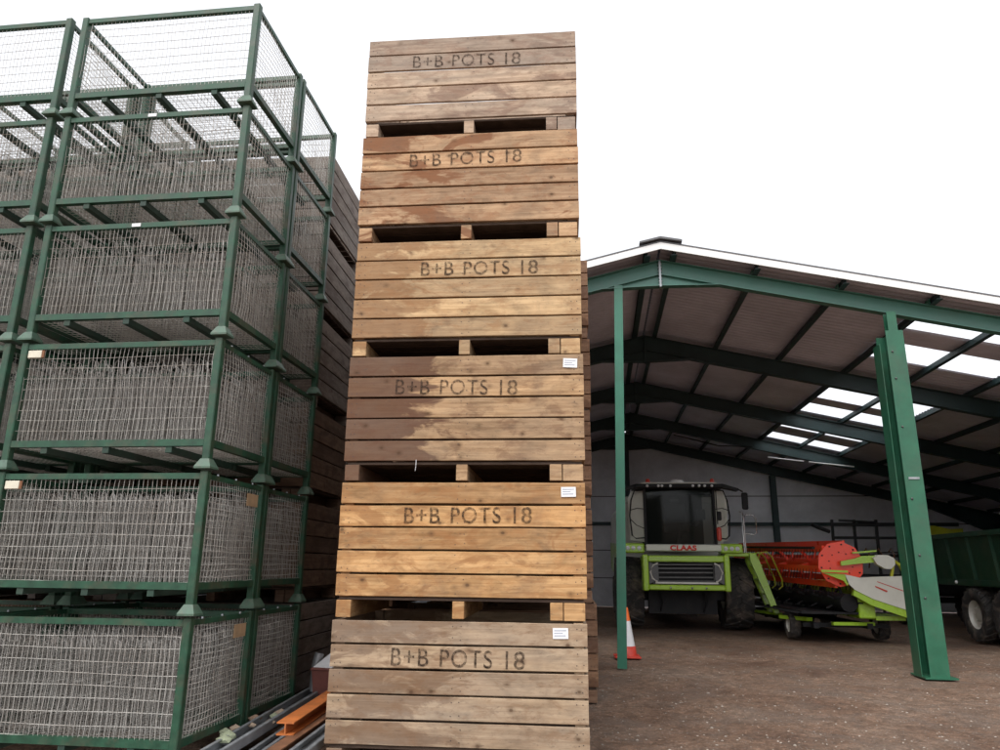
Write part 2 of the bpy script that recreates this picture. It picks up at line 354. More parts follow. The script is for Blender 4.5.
# ------------------------------------------------------------------ potato boxes
BW, BD, BH = 1.83, 1.22, .985
def crate(wm, detail=True, front='front_panel'):
    """origin: front left foot corner; x to the right, y into depth"""
    root = empty('potato_box', (0, 0, 0)); ms = [wm, M['nail']]
    bp, bh = .1663, .1525; z0 = .1535
    def panel(name, a, b, n):
        mb = MB(); a = Vector(a); b = Vector(b); d = (b-a).normalized()
        for k in range(5):
            e0 = random.uniform(-.003, .003); e1 = random.uniform(-.004, .004)
            z = z0 + k*bp + random.uniform(-.0015, .0015)
            mb.board(a+d*e0+Vector((0, 0, z)), b+d*e1+Vector((0, 0, z)), n, bh+random.uniform(-.002, .002), .022)
            if detail:
                L = (b-a).length
                for u in (.035, .075, L/2-.03, L/2+.025, L-.075, L-.035):
                    for zz in (.035, .118):
                        if random.random() < .85:
                            c = a + d*(u+random.uniform(-.008, .008)) + Vector((0, 0, z+zz+random.uniform(-.012, .012))) + Vector(n)*.0015
                            up_ = Vector((0, 0, 1)); r_ = .0042
                            mb.add([c+d*r_*math.cos(t_)+up_*r_*math.sin(t_) for t_ in [i*math.pi/3 for i in range(6)]], [(0,1,2,3,4,5)], 1)
        return mb.build(name, ms, root)
    panel('front_panel', (0, 0, 0), (BW, 0, 0), (0, -1, 0))
    panel('back_panel', (BW, BD, 0), (0, BD, 0), (0, 1, 0))
    panel('side_panel', (0, BD-.023, 0), (0, .023, 0), (-1, 0, 0))
    panel('side_panel', (BW, .023, 0), (BW, BD-.023, 0), (1, 0, 0))
    mb = MB()
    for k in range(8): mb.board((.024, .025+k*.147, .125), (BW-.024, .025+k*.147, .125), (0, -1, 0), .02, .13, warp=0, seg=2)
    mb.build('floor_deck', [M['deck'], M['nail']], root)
    for x in (.024, BW-.024-.07):
        for y in (.024, BD-.024-.07):
            mb = MB(); mb.box(x, x+.07, y, y+.07, .147, BH-.012, ch=.003); mb.build('corner_post', ms, root)
    for x, wd in ((.012, .11), (BW/2-.048, .085), (BW-.262, .09)):
        mb = MB(); mb.box(x, x+wd, .004, BD-.004, .004, .1235, ch=.003); mb.build('runner', ms, root)
    for y in (.010, BD-.09): mb = MB(); mb.box(BW-.165, BW-.015, y, y+.08, .002, .1235, ch=.003); mb.build('corner_block', ms, root)
    return root

MX, MY = -1.682, 5.390
sten = {1: (.443, 0), 2: (.49, 0), 3: (.375, 0), 4: (.54, 0), 5: (.415, 0), 6: (.40, 0)}
looks = {1: 'greyish potato box, bottom of the tall front stack, brown stained left end, white tag',
         2: 'honey coloured potato box, second from bottom of tall front stack, white tag',
         3: 'potato box with dark damp left end and white tag, in the tall front stack',
         4: 'straw coloured untagged potato box, third from top of tall front stack',
         5: 'potato box with russet blotchy boards, second from top of tall front stack',
         6: 'ashen potato box topmost on the tall front stack, against white sky'}
tagpos = {1: 1.59, 2: 1.655, 3: 1.675}
jit = {1: (-.004, 0, 0), 2: (.0, .004, .001), 3: (.004, -.003, -.002), 4: (0, .004, .001), 5: (-.006, -.004, -.001), 6: (-.006, .006, .002)}
for k in range(1, 7):
    c = crate(W[k]); dx, dy, rz = jit[k]
    c.location = (MX+dx, MY+dy, (k-1)*BH); c.rotation_euler = (0, 0, rz); tag(c, looks[k], 'potato box', 'potato boxes in the tall front stack')
    zt = .1535 + 3*.1663 + .019
    for wd_, wx, ww in (('B+B', 0, .267), ('POTS', .35, .37), ('1', .815, None), ('8', .872, .078)):
        tl0 = (.010, -.006, .016, .004, -.012, .008)[k-1]; dz = -math.sin(tl0)*wx
        if ww is None:
            mb = MB(); mb.box(0, .016, -.0032, -.0024, 0, .118); n1 = mb.build('stencil_lettering', M['stencil'], c); n1.location = (sten[k][0]+wx, 0, zt+dz); n1.rotation_euler = (0, tl0, 0)
        else: text('stencil_lettering', wd_, ww, .118, M['stencil'], c, (sten[k][0]+wx, -.0032, zt+dz), rot=(R(90), tl0, 0), ext=.0008, space=1.12, bold=(.004, .008, 0, .006, .002, -.004)[k-1])
    if k in tagpos:
        mb = MB(); x = tagpos[k]; z = .1535+4*.1663+.05
        tm = Matrix.Translation((x, -.004, z)) @ Matrix.Rotation(R(random.uniform(-4, 4)), 4, 'Y')
        mb.box(0, .108, -.002, 0, 0, .072, mat=tm)
        pt = mb.build('paper_tag', M['label'], c); mb = MB()
        for i, (a, b) in enumerate(((.01, .09), (.01, .07), (.01, .095))): mb.box(a, b, -.0032, -.0018, .018+i*.017, .024+i*.017, mat=tm)
        mb.build('tag_print', M['ink'], pt)
    if k == 3:
        mb = MB(); mb.wire([(.56, .0, .16), (.562, -.012, .12), (.558, -.012, .075)], .0022); mb.build('dangling_cable_tie', M['label'], c)
    bpy.context.view_layer.update()

def stack(proto, x, y, n, labf, group, dxj=.02, drz=.012, first=[None]):
    for k in range(n):
        c = copy_tree(proto); c.location = (x+random.uniform(-dxj, dxj), y+random.uniform(-.015, .015), k*BH); c.rotation_euler = (0, 0, random.uniform(-drz, drz))
        tag(c, labf(k, n), 'potato box', group)
ORD = ['bottom', 'second', 'third', 'fourth', 'fifth', 'topmost']
def nm(k, n): return 'topmost' if k == n-1 else 'bottom' if k == 0 else ORD[k] + ' from bottom'
pr = crate(M['backwood'])
stack(pr, MX-.01, 6.78, 5, lambda k, n: 'reddish potato box, %s of the stack directly behind the tall front stack' % nm(k, n), 'potato boxes directly behind the front stack', .008, .004)
stack(pr, MX+.155, 8.12, 5, lambda k, n: 'reddish potato box, %s of rearmost stack peeping out right of tall front stack' % nm(k, n), 'potato boxes in the rear stack peeping out right', .02, .008)
for ch in [x for x in S.objects if x.parent == pr]: bpy.data.objects.remove(ch)
bpy.data.objects.remove(pr)
pg = crate(M['oldwood'], False); pb = crate(M['oldwood_brown'], False)
GX = -2.60; GY = 7.22
for col in range(4):
    for row in range(3 if col == 0 else 1):
        for k in range(6):
            p = pb if (k in (0, 1, 2) and row == 0 and col == 0 and k != 0) or random.random() < .12 else pg
            c = copy_tree(p); c.location = (GX-BW-col*(BW+.05)+random.uniform(-.015, .015) - (.01*row), GY+row*1.27+random.uniform(-.012, .012), k*BH); c.rotation_euler = (0, 0, random.uniform(-.006, .006))
            where = ('right end' if col == 0 else 'second column' if col == 1 else 'third column' if col == 2 else 'left end')
            rw = ['front', 'middle', 'rearmost'][row]
            lab = 'old %s potato box, %s, %s, %s row behind the cages' % ('brown' if p is pb else 'grey', nm(k, 6), where, rw)
            tag(c, lab, 'potato box', 'old potato boxes stacked behind the cages')
for p in (pg, pb):
    for ch in [x for x in S.objects if x.parent == p]: bpy.data.objects.remove(ch)
    bpy.data.objects.remove(p)

# ------------------------------------------------------------------ cages
CW, CD, CHH = 1.591, .925, 1.0067
def cage():
    """origin: front right foot centre; x runs negative to the left, y into depth"""
    root = empty('stillage_cage', (0, 0, 0)); G = M['green']
    for x in (0, -CW):
        for y in (0, CD):
            mb = MB(); mb.box(x-.029, x+.029, y-.029, y+.029, .035, CHH-.012, ch=.006); p = mb.build('post', G, root)
            mb = MB()
            a = [(x+sx*.062, y+sy*.062, .002) for sx, sy in ((-1,-1),(1,-1),(1,1),(-1,1))]; b = [(x+sx*.062, y+sy*.062, .016) for sx, sy in ((-1,-1),(1,-1),(1,1),(-1,1))]
            c = [(x+sx*.033, y+sy*.033, .075) for sx, sy in ((-1,-1),(1,-1),(1,1),(-1,1))]
            mb.add(a+b+c, [(0,3,2,1)]+[(i, (i+1) % 4, (i+1) % 4+4, i+4) for i in range(4)]+[(i+4, (i+1) % 4+4, (i+1) % 4+8, i+8) for i in range(4)]+[(8,9,10,11)])
            mb.build('foot', M['greenfoot'], p)
    zt, zb = .958, .195
    def rail(a, b, w, h, name):
        mb = MB(); mb.bar(a, b, w, h); return mb.build(name, G, root)
    for y in (0, CD):
        rail((-CW+.03, y, zt), (-.03, y, zt), .038, .042, 'top_rail'); rail((-CW+.03, y, zb), (-.03, y, zb), .045, .05, 'bottom_rail')
    for x in (0, -CW):
        rail((x, .03, zt), (x, CD-.03, zt), .03, .036, 'top_rail'); rail((x, .03, zb), (x, CD-.03, zb), .045, .05, 'bottom_rail')
    for x in (-.30, -CW/2, -CW+.30):
        mb = MB(); mb.bar((x, -.015, .146), (x, CD+.015, .146), .05, .045); mb.build('bearer', M['bearer'], root)
    # bolts on the top rail
    for x, y, z in ((0, .18, .018), (0, .47, .018), (0, .76, .018)):
        mb = MB(); mb.lathe([(0, .014), (.007, .014), (.009, .009), (.009, 0)], (x, y, zt+z), 'Z', 8); mb.build('bolt', M['galv'], root)
    def mesh_panel(name, o, u, v, L, H, nu, nv, nrm, bulge=.008, r=.0020):
        mb = MB(); o = Vector(o); u = Vector(u); v = Vector(v); n = Vector(nrm)
        ph = [random.uniform(0, 6) for _ in range(4)]
        def off(a, b): return n*(bulge*math.sin(a*5+ph[0])*math.sin(math.pi*b) + bulge*.6*math.sin(b*9+ph[1]+a*3)*math.sin(math.pi*a))
        for i in range(nu+1):
            a = i/nu; w_ = random.uniform(-.004, .004)
            mb.wire([o+u*L*(a+.004*math.sin(b*7+ph[2]+i*.3)*(0 < b < 1))+v*H*b+off(a, b)+n*.003+u*w_ for b in (0, .17, .34, .5, .67, .84, 1)], r)
        for j in range(nv+1):
            b = j/nv; w_ = random.uniform(-.004, .004)
            mb.wire([o+u*L*a+v*(H*b+w_+.005*math.sin(a*6+ph[3]+j))+off(a, b)-n*.001 for a in (0, .14, .28, .42, .56, .7, .85, 1)], r*1.1)
        return mb.build(name, M['wire'], root, fix=False)
    X = Vector((1, 0, 0)); Y = Vector((0, 1, 0)); Z = Vector((0, 0, 1)); H = zt-zb-.03
    mesh_panel('mesh_panel', (-CW+.03, -.006, zb+.02), X, Z, CW-.06, H, 42, 9, -Y)
    mesh_panel('mesh_panel', (-CW+.03, CD+.006, zb+.02), X, Z, CW-.06, H, 42, 9, Y)
    mesh_panel('mesh_panel', (.004, .03, zb+.02), Y, Z, CD-.06, H, 21, 17, X, .02)
    mesh_panel('mesh_panel', (-CW-.004, .03, zb+.02), Y, Z, CD-.06, H, 21, 17, -X, .02)
    mesh_panel('floor_mesh', (-CW+.03, .02, zb-.018), X, Y, CW-.06, CD-.04, 30, 18, Z, .008)
    return root
def bundle(name, npan, top, seed):
    random.seed(seed); mb = MB(); r = .0019
    for i in range(npan):
        x = -CW+.07 + (CW-.14)*i/(npan-1); tilt = random.uniform(-.014, .014); h = top+random.uniform(-.03, .03); sh = random.uniform(-.02, .02)
        for j in range(9):
            y = .07 + j*.098 + sh; ph = random.uniform(0, 6)
            pts = [(x+tilt*b+.002*math.sin(b*9+ph)+.006*math.sin(j*2.1), y+.006*math.cos(b*11+ph), .205+h*b) for b in (0, .2, .4, .6, .8, 1)]
            if j % 2 == 0 and i < npan-1:       # hooked loop at the top
                q = Vector(pts[-1]); dx = (CW-.14)/(npan-1)*random.choice((1, 2)); hh = random.uniform(.015, .05)
                pts += [q+Vector((dx*.15, 0, hh*.7)), q+Vector((dx*.5, 0, hh)), q+Vector((dx*.9, 0, hh*.6)), q+Vector((dx, 0, -.02))]
            mb.wire(pts, r)
        for j in range(6):
            z = .22 + h*(j+.3)/6.2; mb.wire([(x+tilt*(z-.2)/h, .06+sh, z), (x+tilt*(z-.2)/h+.008, .46, z+random.uniform(-.01, .01)), (x+tilt*(z-.2)/h, .87+sh, z)], r)
    return mb.build(name, M['wire2'], fix=False)
cg = cage(); CX, CY, CR = -2.584, 5.035, -.0269
b_full = bundle('wire_mesh_bundle', 52, .60, 5); b_thin = bundle('wire_mesh_bundle', 28, .60, 8)
used = {'c': False, 'f': False, 't': False}
cr_, sr_ = math.cos(CR), math.sin(CR)
for colm in range(2):
    for row in range(2):
        for k in range(6):
            lx = -colm*(CW+.155); ly = row*(CD+.092); lx += random.uniform(-.006, .006) if k else 0; ly += random.uniform(-.006, .006)
            px, py = CX+lx*cr_-ly*sr_, CY+lx*sr_+ly*cr_
            c = copy_tree(cg); c.location = (px, py, k*CHH); rz = CR+random.uniform(-.004, .004); c.rotation_euler = (0, 0, rz)
            wh = '%s in %s stack, %s row' % (nm(k, 6), 'right' if colm == 0 else 'left', 'front' if row == 0 else 'back')
            extra = ''
            if colm == 0 and row == 0 and k == 2: extra = ', cream tag'
            if colm == 0 and row == 0 and k == 1: extra = ', cream block'
            tag(c, 'green steel mesh cage, ' + wh + extra, 'stillage cage', 'green stillage cages stacked on the left')
            if colm == 0 and row == 0:
                if k in (1, 2):
                    mb = MB(); x0 = -CW+.045 if k == 2 else -CW+.05; mb.box(x0, x0+.115, -.035, -.022, .865, .925, ch=.004); mb.box(x0+.115, x0+.135, -.034, -.024, .866, .924, mi=1)
                    mb.build('name_tag', [M['cream'], M['brownsteel']], c)
                if k in (3, 4):
                    mb = MB(); x0 = -CW+.73; mb.box(x0, x0+.075, -.0235, -.0205, .944, .972); mb.build('label_plate', M['label'], c)
                if k == 0 or k == 1:
                    mb = MB(); mb.box(.010, .013, .66, .86, .80, .90); mb.build('cardboard_tag', simple('faded_cardboard', (.42, .29, .17), .8), c)
            dense = k <= 3; src = b_full if dense else b_thin
            if k == 5: continue
            b = src.copy(); COL.objects.link(b); b.location = c.location; b.rotation_euler = (0, 0, rz)
            tag(b, '%s grey wire sheets packed in cage %s' % ('dense' if dense else 'sparse', wh), 'wire mesh', 'bundles of wire mesh inside the cages')
for ch in [x for x in list(S.objects) if x.parent and x.parent.parent == cg]: bpy.data.objects.remove(ch)
for ch in [x for x in list(S.objects) if x.parent == cg]: bpy.data.objects.remove(ch)
for x in (cg, b_full, b_thin): bpy.data.objects.remove(x)

# ------------------------------------------------------------------ steel lengths and clutter between cages and boxes
random.seed(11)
def channel(name, p, q, w, h, mat, lab, group='steel lengths lying beside the bottom cage'):
    mb = MB(); p = Vector(p); q = Vector(q); d = (q-p).normalized(); a = d.cross(Vector((0, 0, 1))).normalized(); b = a.cross(d)
    t_ = .008
    mb.bar(p, q, w, t_); mb.bar(p+a*(w/2)+b*(h/2), q+a*(w/2)+b*(h/2), t_, h); mb.bar(p-a*(w/2)+b*(h/2), q-a*(w/2)+b*(h/2), t_, h)
    for s_ in (1, -1): mb.bar(p+a*s_*(w/2-.012)+b*h, q+a*s_*(w/2-.012)+b*h, .026, .006)
    o = mb.build(name, mat); tag(o, lab, 'steel length', group); return o
def beam(name, p, q, w, h, mat, lab, group='steel lengths lying beside the bottom cage'):
    mb = MB(); p = Vector(p); q = Vector(q); d = (q-p).normalized(); a = d.cross(Vector((0, 0, 1))).normalized(); b = a.cross(d)
    mb.bar(p+b*h, q+b*h, w, .01); mb.bar(p, q, w, .01); mb.bar(p+b*h/2, q+b*h/2, .01, h-.01)
    o = mb.build(name, mat); tag(o, lab, 'steel length', group); return o
channel('steel_channel', (-2.32, 4.55, .10), (-2.42, 8.3, .17), .15, .06, M['galv'], 'widest grey galvanised channel, nearest to the bottom cage')
channel('steel_channel', (-2.14, 4.5, .03), (-2.26, 7.2, .05), .11, .05, M['galv'], 'low grey galvanised channel under the orange beam')
beam('steel_beam', (-2.06, 5.62, .15), (-2.10, 8.2, .21), .13, .08, M['rust'], 'bright orange painted steel beam beside the potato boxes')
beam('steel_beam', (-1.98, 4.5, .07), (-2.0, 8.0, .11), .10, .06, M['brownsteel'], 'rusty brown steel beam below the orange beam')
channel('steel_channel', (-1.80, 4.5, .08), (-1.86, 6.9, .10), .13, .05, M['galv'], 'grey galvanised channel tight against the potato boxes')
channel('steel_channel', (-2.45, 4.5, .02), (-2.5, 6.6, .03), .10, .04, M['galv'], 'short grey channel half under the bottom cage')
for i, x in enumerate((5.1, 7.6)):
    mb = MB(); mb.box(-2.5, -1.75, x, x+.09, -.02, .045, ch=.004); tag(mb.build('timber_bearer', M['oldwood_brown']), 'timber bearer under the steel lengths, %s' % ('nearer one' if i == 0 else 'farther one'), 'timber', 'timber bearers under the steel')
bx = empty('storage_tub', (-2.20, 7.25, .18), .08, 'dull reddish brown tub with white paper on it, beside the potato boxes', 'tub')
mb = MB(); q = .17
prof = [(-.17, -.15, 0), (.17, -.15, 0), (.17, .15, 0), (-.17, .15, 0)]; top = [(x*1.15, y*1.15, .24) for x, y, z in prof]
inn = [(x*1.05, y*1.05, .24) for x, y, z in prof]; inb = [(x*.92, y*.92, .02) for x, y, z in prof]
mb.add(prof+top+inn+inb, [(0,3,2,1)]+[(i, (i+1) % 4, (i+1) % 4+4, i+4) for i in range(4)]+[(i+4, (i+1) % 4+4, (i+1) % 4+8, i+8) for i in range(4)]+[(i+8, (i+1) % 4+8, (i+1) % 4+12, i+12) for i in range(4)]+[(12,13,14,15)])
mb.build('tub_body', M['bin'], bx); mb = MB(); mb.box(-.205, .205, -.18, .18, .215, .235, ch=.004); mb.box(-.19, .19, -.165, .165, .19, .213); mb.build('rim', M['bin'], bx)
mb = MB(); mb.add([(-.17, -.17, .0), (.16, -.19, .0), (.19, .12, .05), (-.12, .15, .085), (-.17, -.17, .004), (.16, -.19, .004), (.19, .12, .054), (-.12, .15, .089)], [(0,1,2,3),(4,7,6,5),(0,4,5,1),(1,5,6,2),(2,6,7,3),(3,7,4,0)])
pp = mb.build('paper_sheet', M['label']); pp.location = (-2.20, 7.25, .418); tag(pp, 'curled white paper sheet lying on the reddish tub', 'paper')
mb = MB(); mb.tube([(-2.42, 7.28, .18), (-2.41, 7.29, .42), (-2.39, 7.3, .52)], .045, n=12); tag(mb.build('plastic_pipe', M['galv']), 'short grey pipe standing left of the reddish tub', 'pipe')
for i in range(9):
    x, y = -2.38+random.uniform(-.12, .10), 5.35+i*.12; s_ = random.uniform(.03, .06)
    mb = MB(); vs = [(p[0]*s_*random.uniform(1, 1.6), p[1]*s_, p[2]*s_*.7) for p in ico]
    bm_ = [(a, b, c) for a, b, c in vs]; mb.add(bm_, icf); o = mb.build('stone', simple('rubble_%d' % i, random.choice([(.35, .27, .2), (.27, .3, .2), (.3, .2, .14)]), .9, bump=.6)); o.location = (x, y, .165 + .0*i)
    tag(o, 'rough fist sized stone in the rubble on the grey channel beside the bottom cage', 'stone', 'rubble on the channel beside the bottom cage')

# ------------------------------------------------------------------ shed
TH = -.045
shed = empty('farm_shed', (1.53, 10.8, 0), TH, 'open fronted green steel farm shed with shallow pitched roof and roof lights', 'shed')
SLP = .234; ZR = 6.04; HS = 12.4; BAYS = [0, 3.92, 7.9, 11.85, 15.8]
def rz_(x): return ZR - SLP*abs(x)
def rafter(y, depth, fl, mat, haunch, name='rafter'):
    mb = MB(); th = .012
    for s_ in (1, -1):
        xe = s_*HS; steps = [0, .9, 3, HS-2.2, HS]
        def bot(x):
            a = abs(x); z = rz_(a)-depth
            if a < .9: z -= haunch*(1-a/.9)
            if a > HS-2.2: z -= .45*(a-(HS-2.2))/2.2
            return z
        for i in range(len(steps)-1):
            a, b = s_*steps[i], s_*steps[i+1]
            A = [(a, y-.006, bot(a)+th), (b, y-.006, bot(b)+th), (b, y-.006, rz_(b)-th), (a, y-.006, rz_(a)-th)]
            mb.prism(A if s_ > 0 else A[::-1], (0, th, 0))
            for zf, off in ((bot, 0), (lambda q: rz_(q)-th, 0)):
                mb.prism([(a, y-fl/2, zf(a)), (b, y-fl/2, zf(b)), (b, y-fl/2, zf(b)+th), (a, y-fl/2, zf(a)+th)], (0, fl, 0))
        if haunch:   # original lower flange line continues across the haunch
            mb.prism([(s_*.02, y-fl/2+.004, rz_(.02)-depth), (s_*.9, y-fl/2+.004, rz_(.9)-depth), (s_*.9, y-fl/2+.004, rz_(.9)-depth+.009), (s_*.02, y-fl/2+.004, rz_(.02)-depth+.009)], (0, fl-.008, 0))
    # apex end plates with bolts
    return mb.build(name, mat, shed)
for i, y in enumerate(BAYS):
    g_ = i == 0
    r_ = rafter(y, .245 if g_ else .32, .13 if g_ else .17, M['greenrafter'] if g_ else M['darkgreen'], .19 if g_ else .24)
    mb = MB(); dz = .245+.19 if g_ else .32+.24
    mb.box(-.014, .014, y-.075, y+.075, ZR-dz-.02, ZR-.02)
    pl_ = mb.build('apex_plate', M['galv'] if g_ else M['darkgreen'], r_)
    if g_:
        for zz in range(7):
            for s_ in (-1, 1): mb = MB(); mb.lathe([(0, .03*s_), (.011, .03*s_), (.013, .014*s_)], (0, y-.05, ZR-.07-zz*.058), 'X', 6); mb.build('bolt', M['galv'], r_)
    if i:
        for s_ in (1, -1):
            mb = MB(); x = s_*(HS-.2); z1 = rz_(HS)-.35
            mb.box(x-.2, x-.186, y-.09, y+.09, 0, z1); mb.box(x+.186, x+.2, y-.09, y+.09, 0, z1); mb.box(x-.185, x+.185, y-.006, y+.006, 0, z1)
            mb.build('portal_column', M['darkgreen'], shed)
# purlins
purl = [.20, 1.42, 2.65, 3.90, 5.02, 6.14, 7.26, 8.4, 9.6, 10.8, 12.0]
for s_ in (1, -1):
    for x in purl:
        x = s_*x; z = rz_(x)+.004; mb = MB()
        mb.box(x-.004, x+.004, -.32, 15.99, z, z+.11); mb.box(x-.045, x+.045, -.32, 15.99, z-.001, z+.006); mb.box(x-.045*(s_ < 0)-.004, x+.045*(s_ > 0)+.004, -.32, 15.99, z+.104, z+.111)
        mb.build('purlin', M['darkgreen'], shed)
        if abs(x) < 7:
            mb = MB(); mb.box(x-.035, x-.028, -.075, .075, z+.008, z+.10); mb.build('purlin_cleat', M['greensteel'], shed)
# roof sheets: corrugated, corrugations run down the slope (profile along y)
ZS = .125
def corr(y): return .016*math.sin(2*math.pi*y/.146)
def sheet(x0, x1, y0, y1, name, mat, lift=0.0):
    mb = MB(); ns = max(2, int((y1-y0)/.0365)); vs = []; fs = []
    for i in range(ns+1):
        y = y0+(y1-y0)*i/ns
        for x in (x0, x1): vs += [(x, y, rz_(x)+ZS+.018+corr(y)+lift), (x, y, rz_(x)+ZS+.011+corr(y)+lift)]
    for i in range(ns):
        a = i*4; fs += [(a, a+4, a+6, a+2), (a+1, a+3, a+7, a+5), (a, a+1, a+5, a+4), (a+2, a+6, a+7, a+3)]
    fs += [(0, 2, 3, 1), (ns*4, ns*4+1, ns*4+3, ns*4+2)]
    mb.add(vs, fs, 0, 0, False); return mb.build(name, mat, shed)
LX0, LX1 = 3.93, 6.14
LY = [(.62, 1.32), (2.02, 2.98), (5.32, 6.38), (6.98, 7.88), (9.05, 10.0), (10.9, 11.75), (13.2, 13.8)]
for s_ in (1, -1):
    if s_ < 0: segs = [(0.02, LX0), (LX0+.002, LX1), (LX1+.002, HS+.25)]
    o1 = sheet(s_*.02, s_*(LX0-.002), -.35, 16.2, 'roof_slope', M['roofsheet']); sheet(s_*(LX1+.002), s_*(HS+.3), -.35, 16.2, 'roof_slope', M['roofsheet'])
    y = -.35
    for (a, b) in LY+[(16.2, 16.2)]:
        sheet(s_*LX0, s_*LX1, y+.001, a-.001, 'roof_strip', M['roofsheet'])
        if b > a:
            for xa, xb in ((LX0, 5.02), (5.022, LX1)): sheet(s_*xa, s_*xb, a, b, 'roof_light', M['rooflight'])
        y = b
# verge trim / verge capping / ridge cap
for s_ in (1, -1):
    mb = MB(); x1 = s_*(HS+.3); zf = lambda x, d: rz_(x)+d
    mb.prism([(s_*.0, -.372, zf(0, .045)), (x1, -.372, zf(x1, .045)), (x1, -.372, zf(x1, .155)), (0, -.372, zf(0, .155))], (0, .018, 0))
    mb.prism([(0, -.354, zf(0, .148)), (x1, -.354, zf(x1, .148)), (x1, -.354, zf(x1, .155)), (0, -.354, zf(0, .155))], (0, .12, 0))
    mb.build('verge_trim', M['white'], shed)
    mb = MB(); mb.prism([(0, -.378, zf(0, .157)), (x1, -.378, zf(x1, .157)), (x1, -.378, zf(x1, .178)), (0, -.378, zf(0, .178))], (0, .10, 0)); mb.build('verge_capping', M['felt'], shed)
mb = MB()
for s_ in (1, -1): mb.prism([(0, -.42, ZR+.20), (s_*.32, -.42, ZR+.135), (s_*.32, -.42, ZR+.165), (0, -.42, ZR+.235)], (0, 16.6, 0))
mb.build('ridge_cap', M['felt'], shed)
# front posts
mb = MB(); zt_ = rz_(.65)-.25
for p_, q_, w_, h_ in (((-.77, -.055, 0), (-.65, -.055, zt_), .13, .01), ((-.77, .055, 0), (-.65, .055, zt_), .13, .01), ((-.77, 0, 0), (-.65, 0, zt_), .008, .10)):
    mb.bar(p_, q_, w_, h_, roll=(0, 1, 0))
mb.build('gable_post', M['greensteel'], shed)
cxp = 3.27
mb = MB()
mb.box(cxp-.12, cxp+.12, -.19, -.175, 0, 4.72); mb.box(cxp-.12, cxp+.12, .175, .19, 0, 4.72); mb.box(cxp-.006, cxp+.006, -.174, .174, 0, 4.72)
mb.box(cxp-.19, cxp-.181, -.1, .15, 0, 4.55); mb.box(cxp-.18, cxp-.13, .14, .15, 0, 4.55); mb.box(cxp+.14, cxp+.15, -.12, .1, 0, 4.62)
mb.box(cxp-.06, cxp+.07, -.155, -.145, 4.73, rz_(cxp)-.25); mb.box(cxp-.06, cxp+.07, -.03, -.02, 4.73, rz_(cxp)-.25); mb.box(cxp-.0, cxp+.01, -.144, -.031, 4.73, rz_(cxp)-.25)
mb.box(cxp-.2, cxp+.2, -.24, .24, 0, .02)
pst = mb.build('gable_post', M['greenpost'], shed); pst['label'] = 'broad steel column with side channels'
for z in (1.0, 1.55, 2.3, 3.3, 4.0, 4.4): mb = MB(); mb.lathe([(0, -.014), (.014, -.014), (.016, 0)], (cxp-.06, -.193, z), 'Y', 6); mb.build('bolt', M['darksteel'], pst)
mb = MB(); mb.bar((cxp-.07, -.195, 2.58), (cxp+.07, -.195, 2.58), .012, .03); mb.build('cleat', M['galv'], pst)
# back wall and side walls
def wall(name, poly, d): 
    mb = MB(); mb.prism(poly, d); return mb.build(name, M['wallpanel'], shed)
yb = 16.0
wall('back_wall', [(-HS, yb, 0), (HS, yb, 0), (HS, yb, rz_(HS)+.118), (0, yb, ZR+.118), (-HS, yb, rz_(HS)+.118)], (0, .15, 0))
for s_ in (1, -1): wall('side_wall', [(s_*(HS+.01), .06, 0), (s_*(HS+.01), yb-.01, 0), (s_*(HS+.01), yb-.01, rz_(HS)+.115), (s_*(HS+.01), .06, rz_(HS)+.115)], (s_*.12, 0, 0))
for a, b in ((6.6, HS),):  # unseen wall added right of view to block light and darken the interior
    wall('added_light_block_wall', [(a, .10, 0), (b, .10, 0), (b, .10, rz_(b)-.01), (a, .10, rz_(a)-.01)], (0, .05, 0))
mb = MB()
for z in (.95, 1.9, 2.85, 3.8): 
    L = HS-.4 if z < 3 else (ZR-z)/SLP - .5
    mb.box(-L, L, yb-.02, yb-.004, z, z+.025)
mb.build('panel_joint', M['blackmetal'], shed)
mb = MB(); mb.box(-11, 11, yb-.10, yb-.03, 2.78, 2.90); mb.build('wall_rail', M['darkgreen'], shed)
for x in (-5.0, 0.0, 5.05, 9.8):
    mb = MB(); z1 = rz_(x)-.34; mb.box(x-.09, x+.09, yb-.34, yb-.33, 0, z1); mb.box(x-.09, x+.09, yb-.125, yb-.115, 0, z1); mb.box(x-.006, x+.006, yb-.329, yb-.126, 0, z1)
    mb.build('wall_column', M['darkgreen'], shed)
# a thin pipe hung along a rafter inside
mb = MB(); mb.tube([(4.0, 11.5, 4.55), (5.0, 11.5, 4.42)], .02, n=6); mb.tube([(5.15, 11.5, 4.40), (6.4, 11.5, 4.25)], .02, n=6); mb.build('strip_light', M['white'], shed)
mb = MB(); mb.tube([(1.3, 11.7, 5.3), (2.6, 11.7, 4.95), (3.6, 11.7, 4.9)], .018, n=6); mb.build('cable', M['blackmetal'], shed)

# ------------------------------------------------------------------ traffic cone
cn = empty('traffic_cone', (.93, 12.1, 0.0), 0, 'orange and white traffic cone beside the thin green shed post', 'traffic cone')
mb = MB(); mb.lathe([(.15, .03), (.135, .17), (.03+.001, .17)], (0, 0, 0), n=28); mb.build('lower_band', M['redplastic'], cn)
mb = MB(); H = .74
def cr2(z): return .035 + (.15-.035)*(1-(z-.03)/(H-.03))
mb.lathe([(cr2(.17), .17), (cr2(.54), .54)], (0, 0, 0), n=28); mb.build('white_band', M['conewhite'], cn)
mb = MB(); mb.lathe([(cr2(.54), .54), (cr2(.72), .72), (.03, H), (.02, H), (.02, .6)], (0, 0, 0), n=28); mb.build('cone_tip', M['orange'], cn)
mb = MB(); mb.box(-.2, .2, -.2, .2, 0, .032, ch=.01); mb.build('base', M['redplastic'], cn)

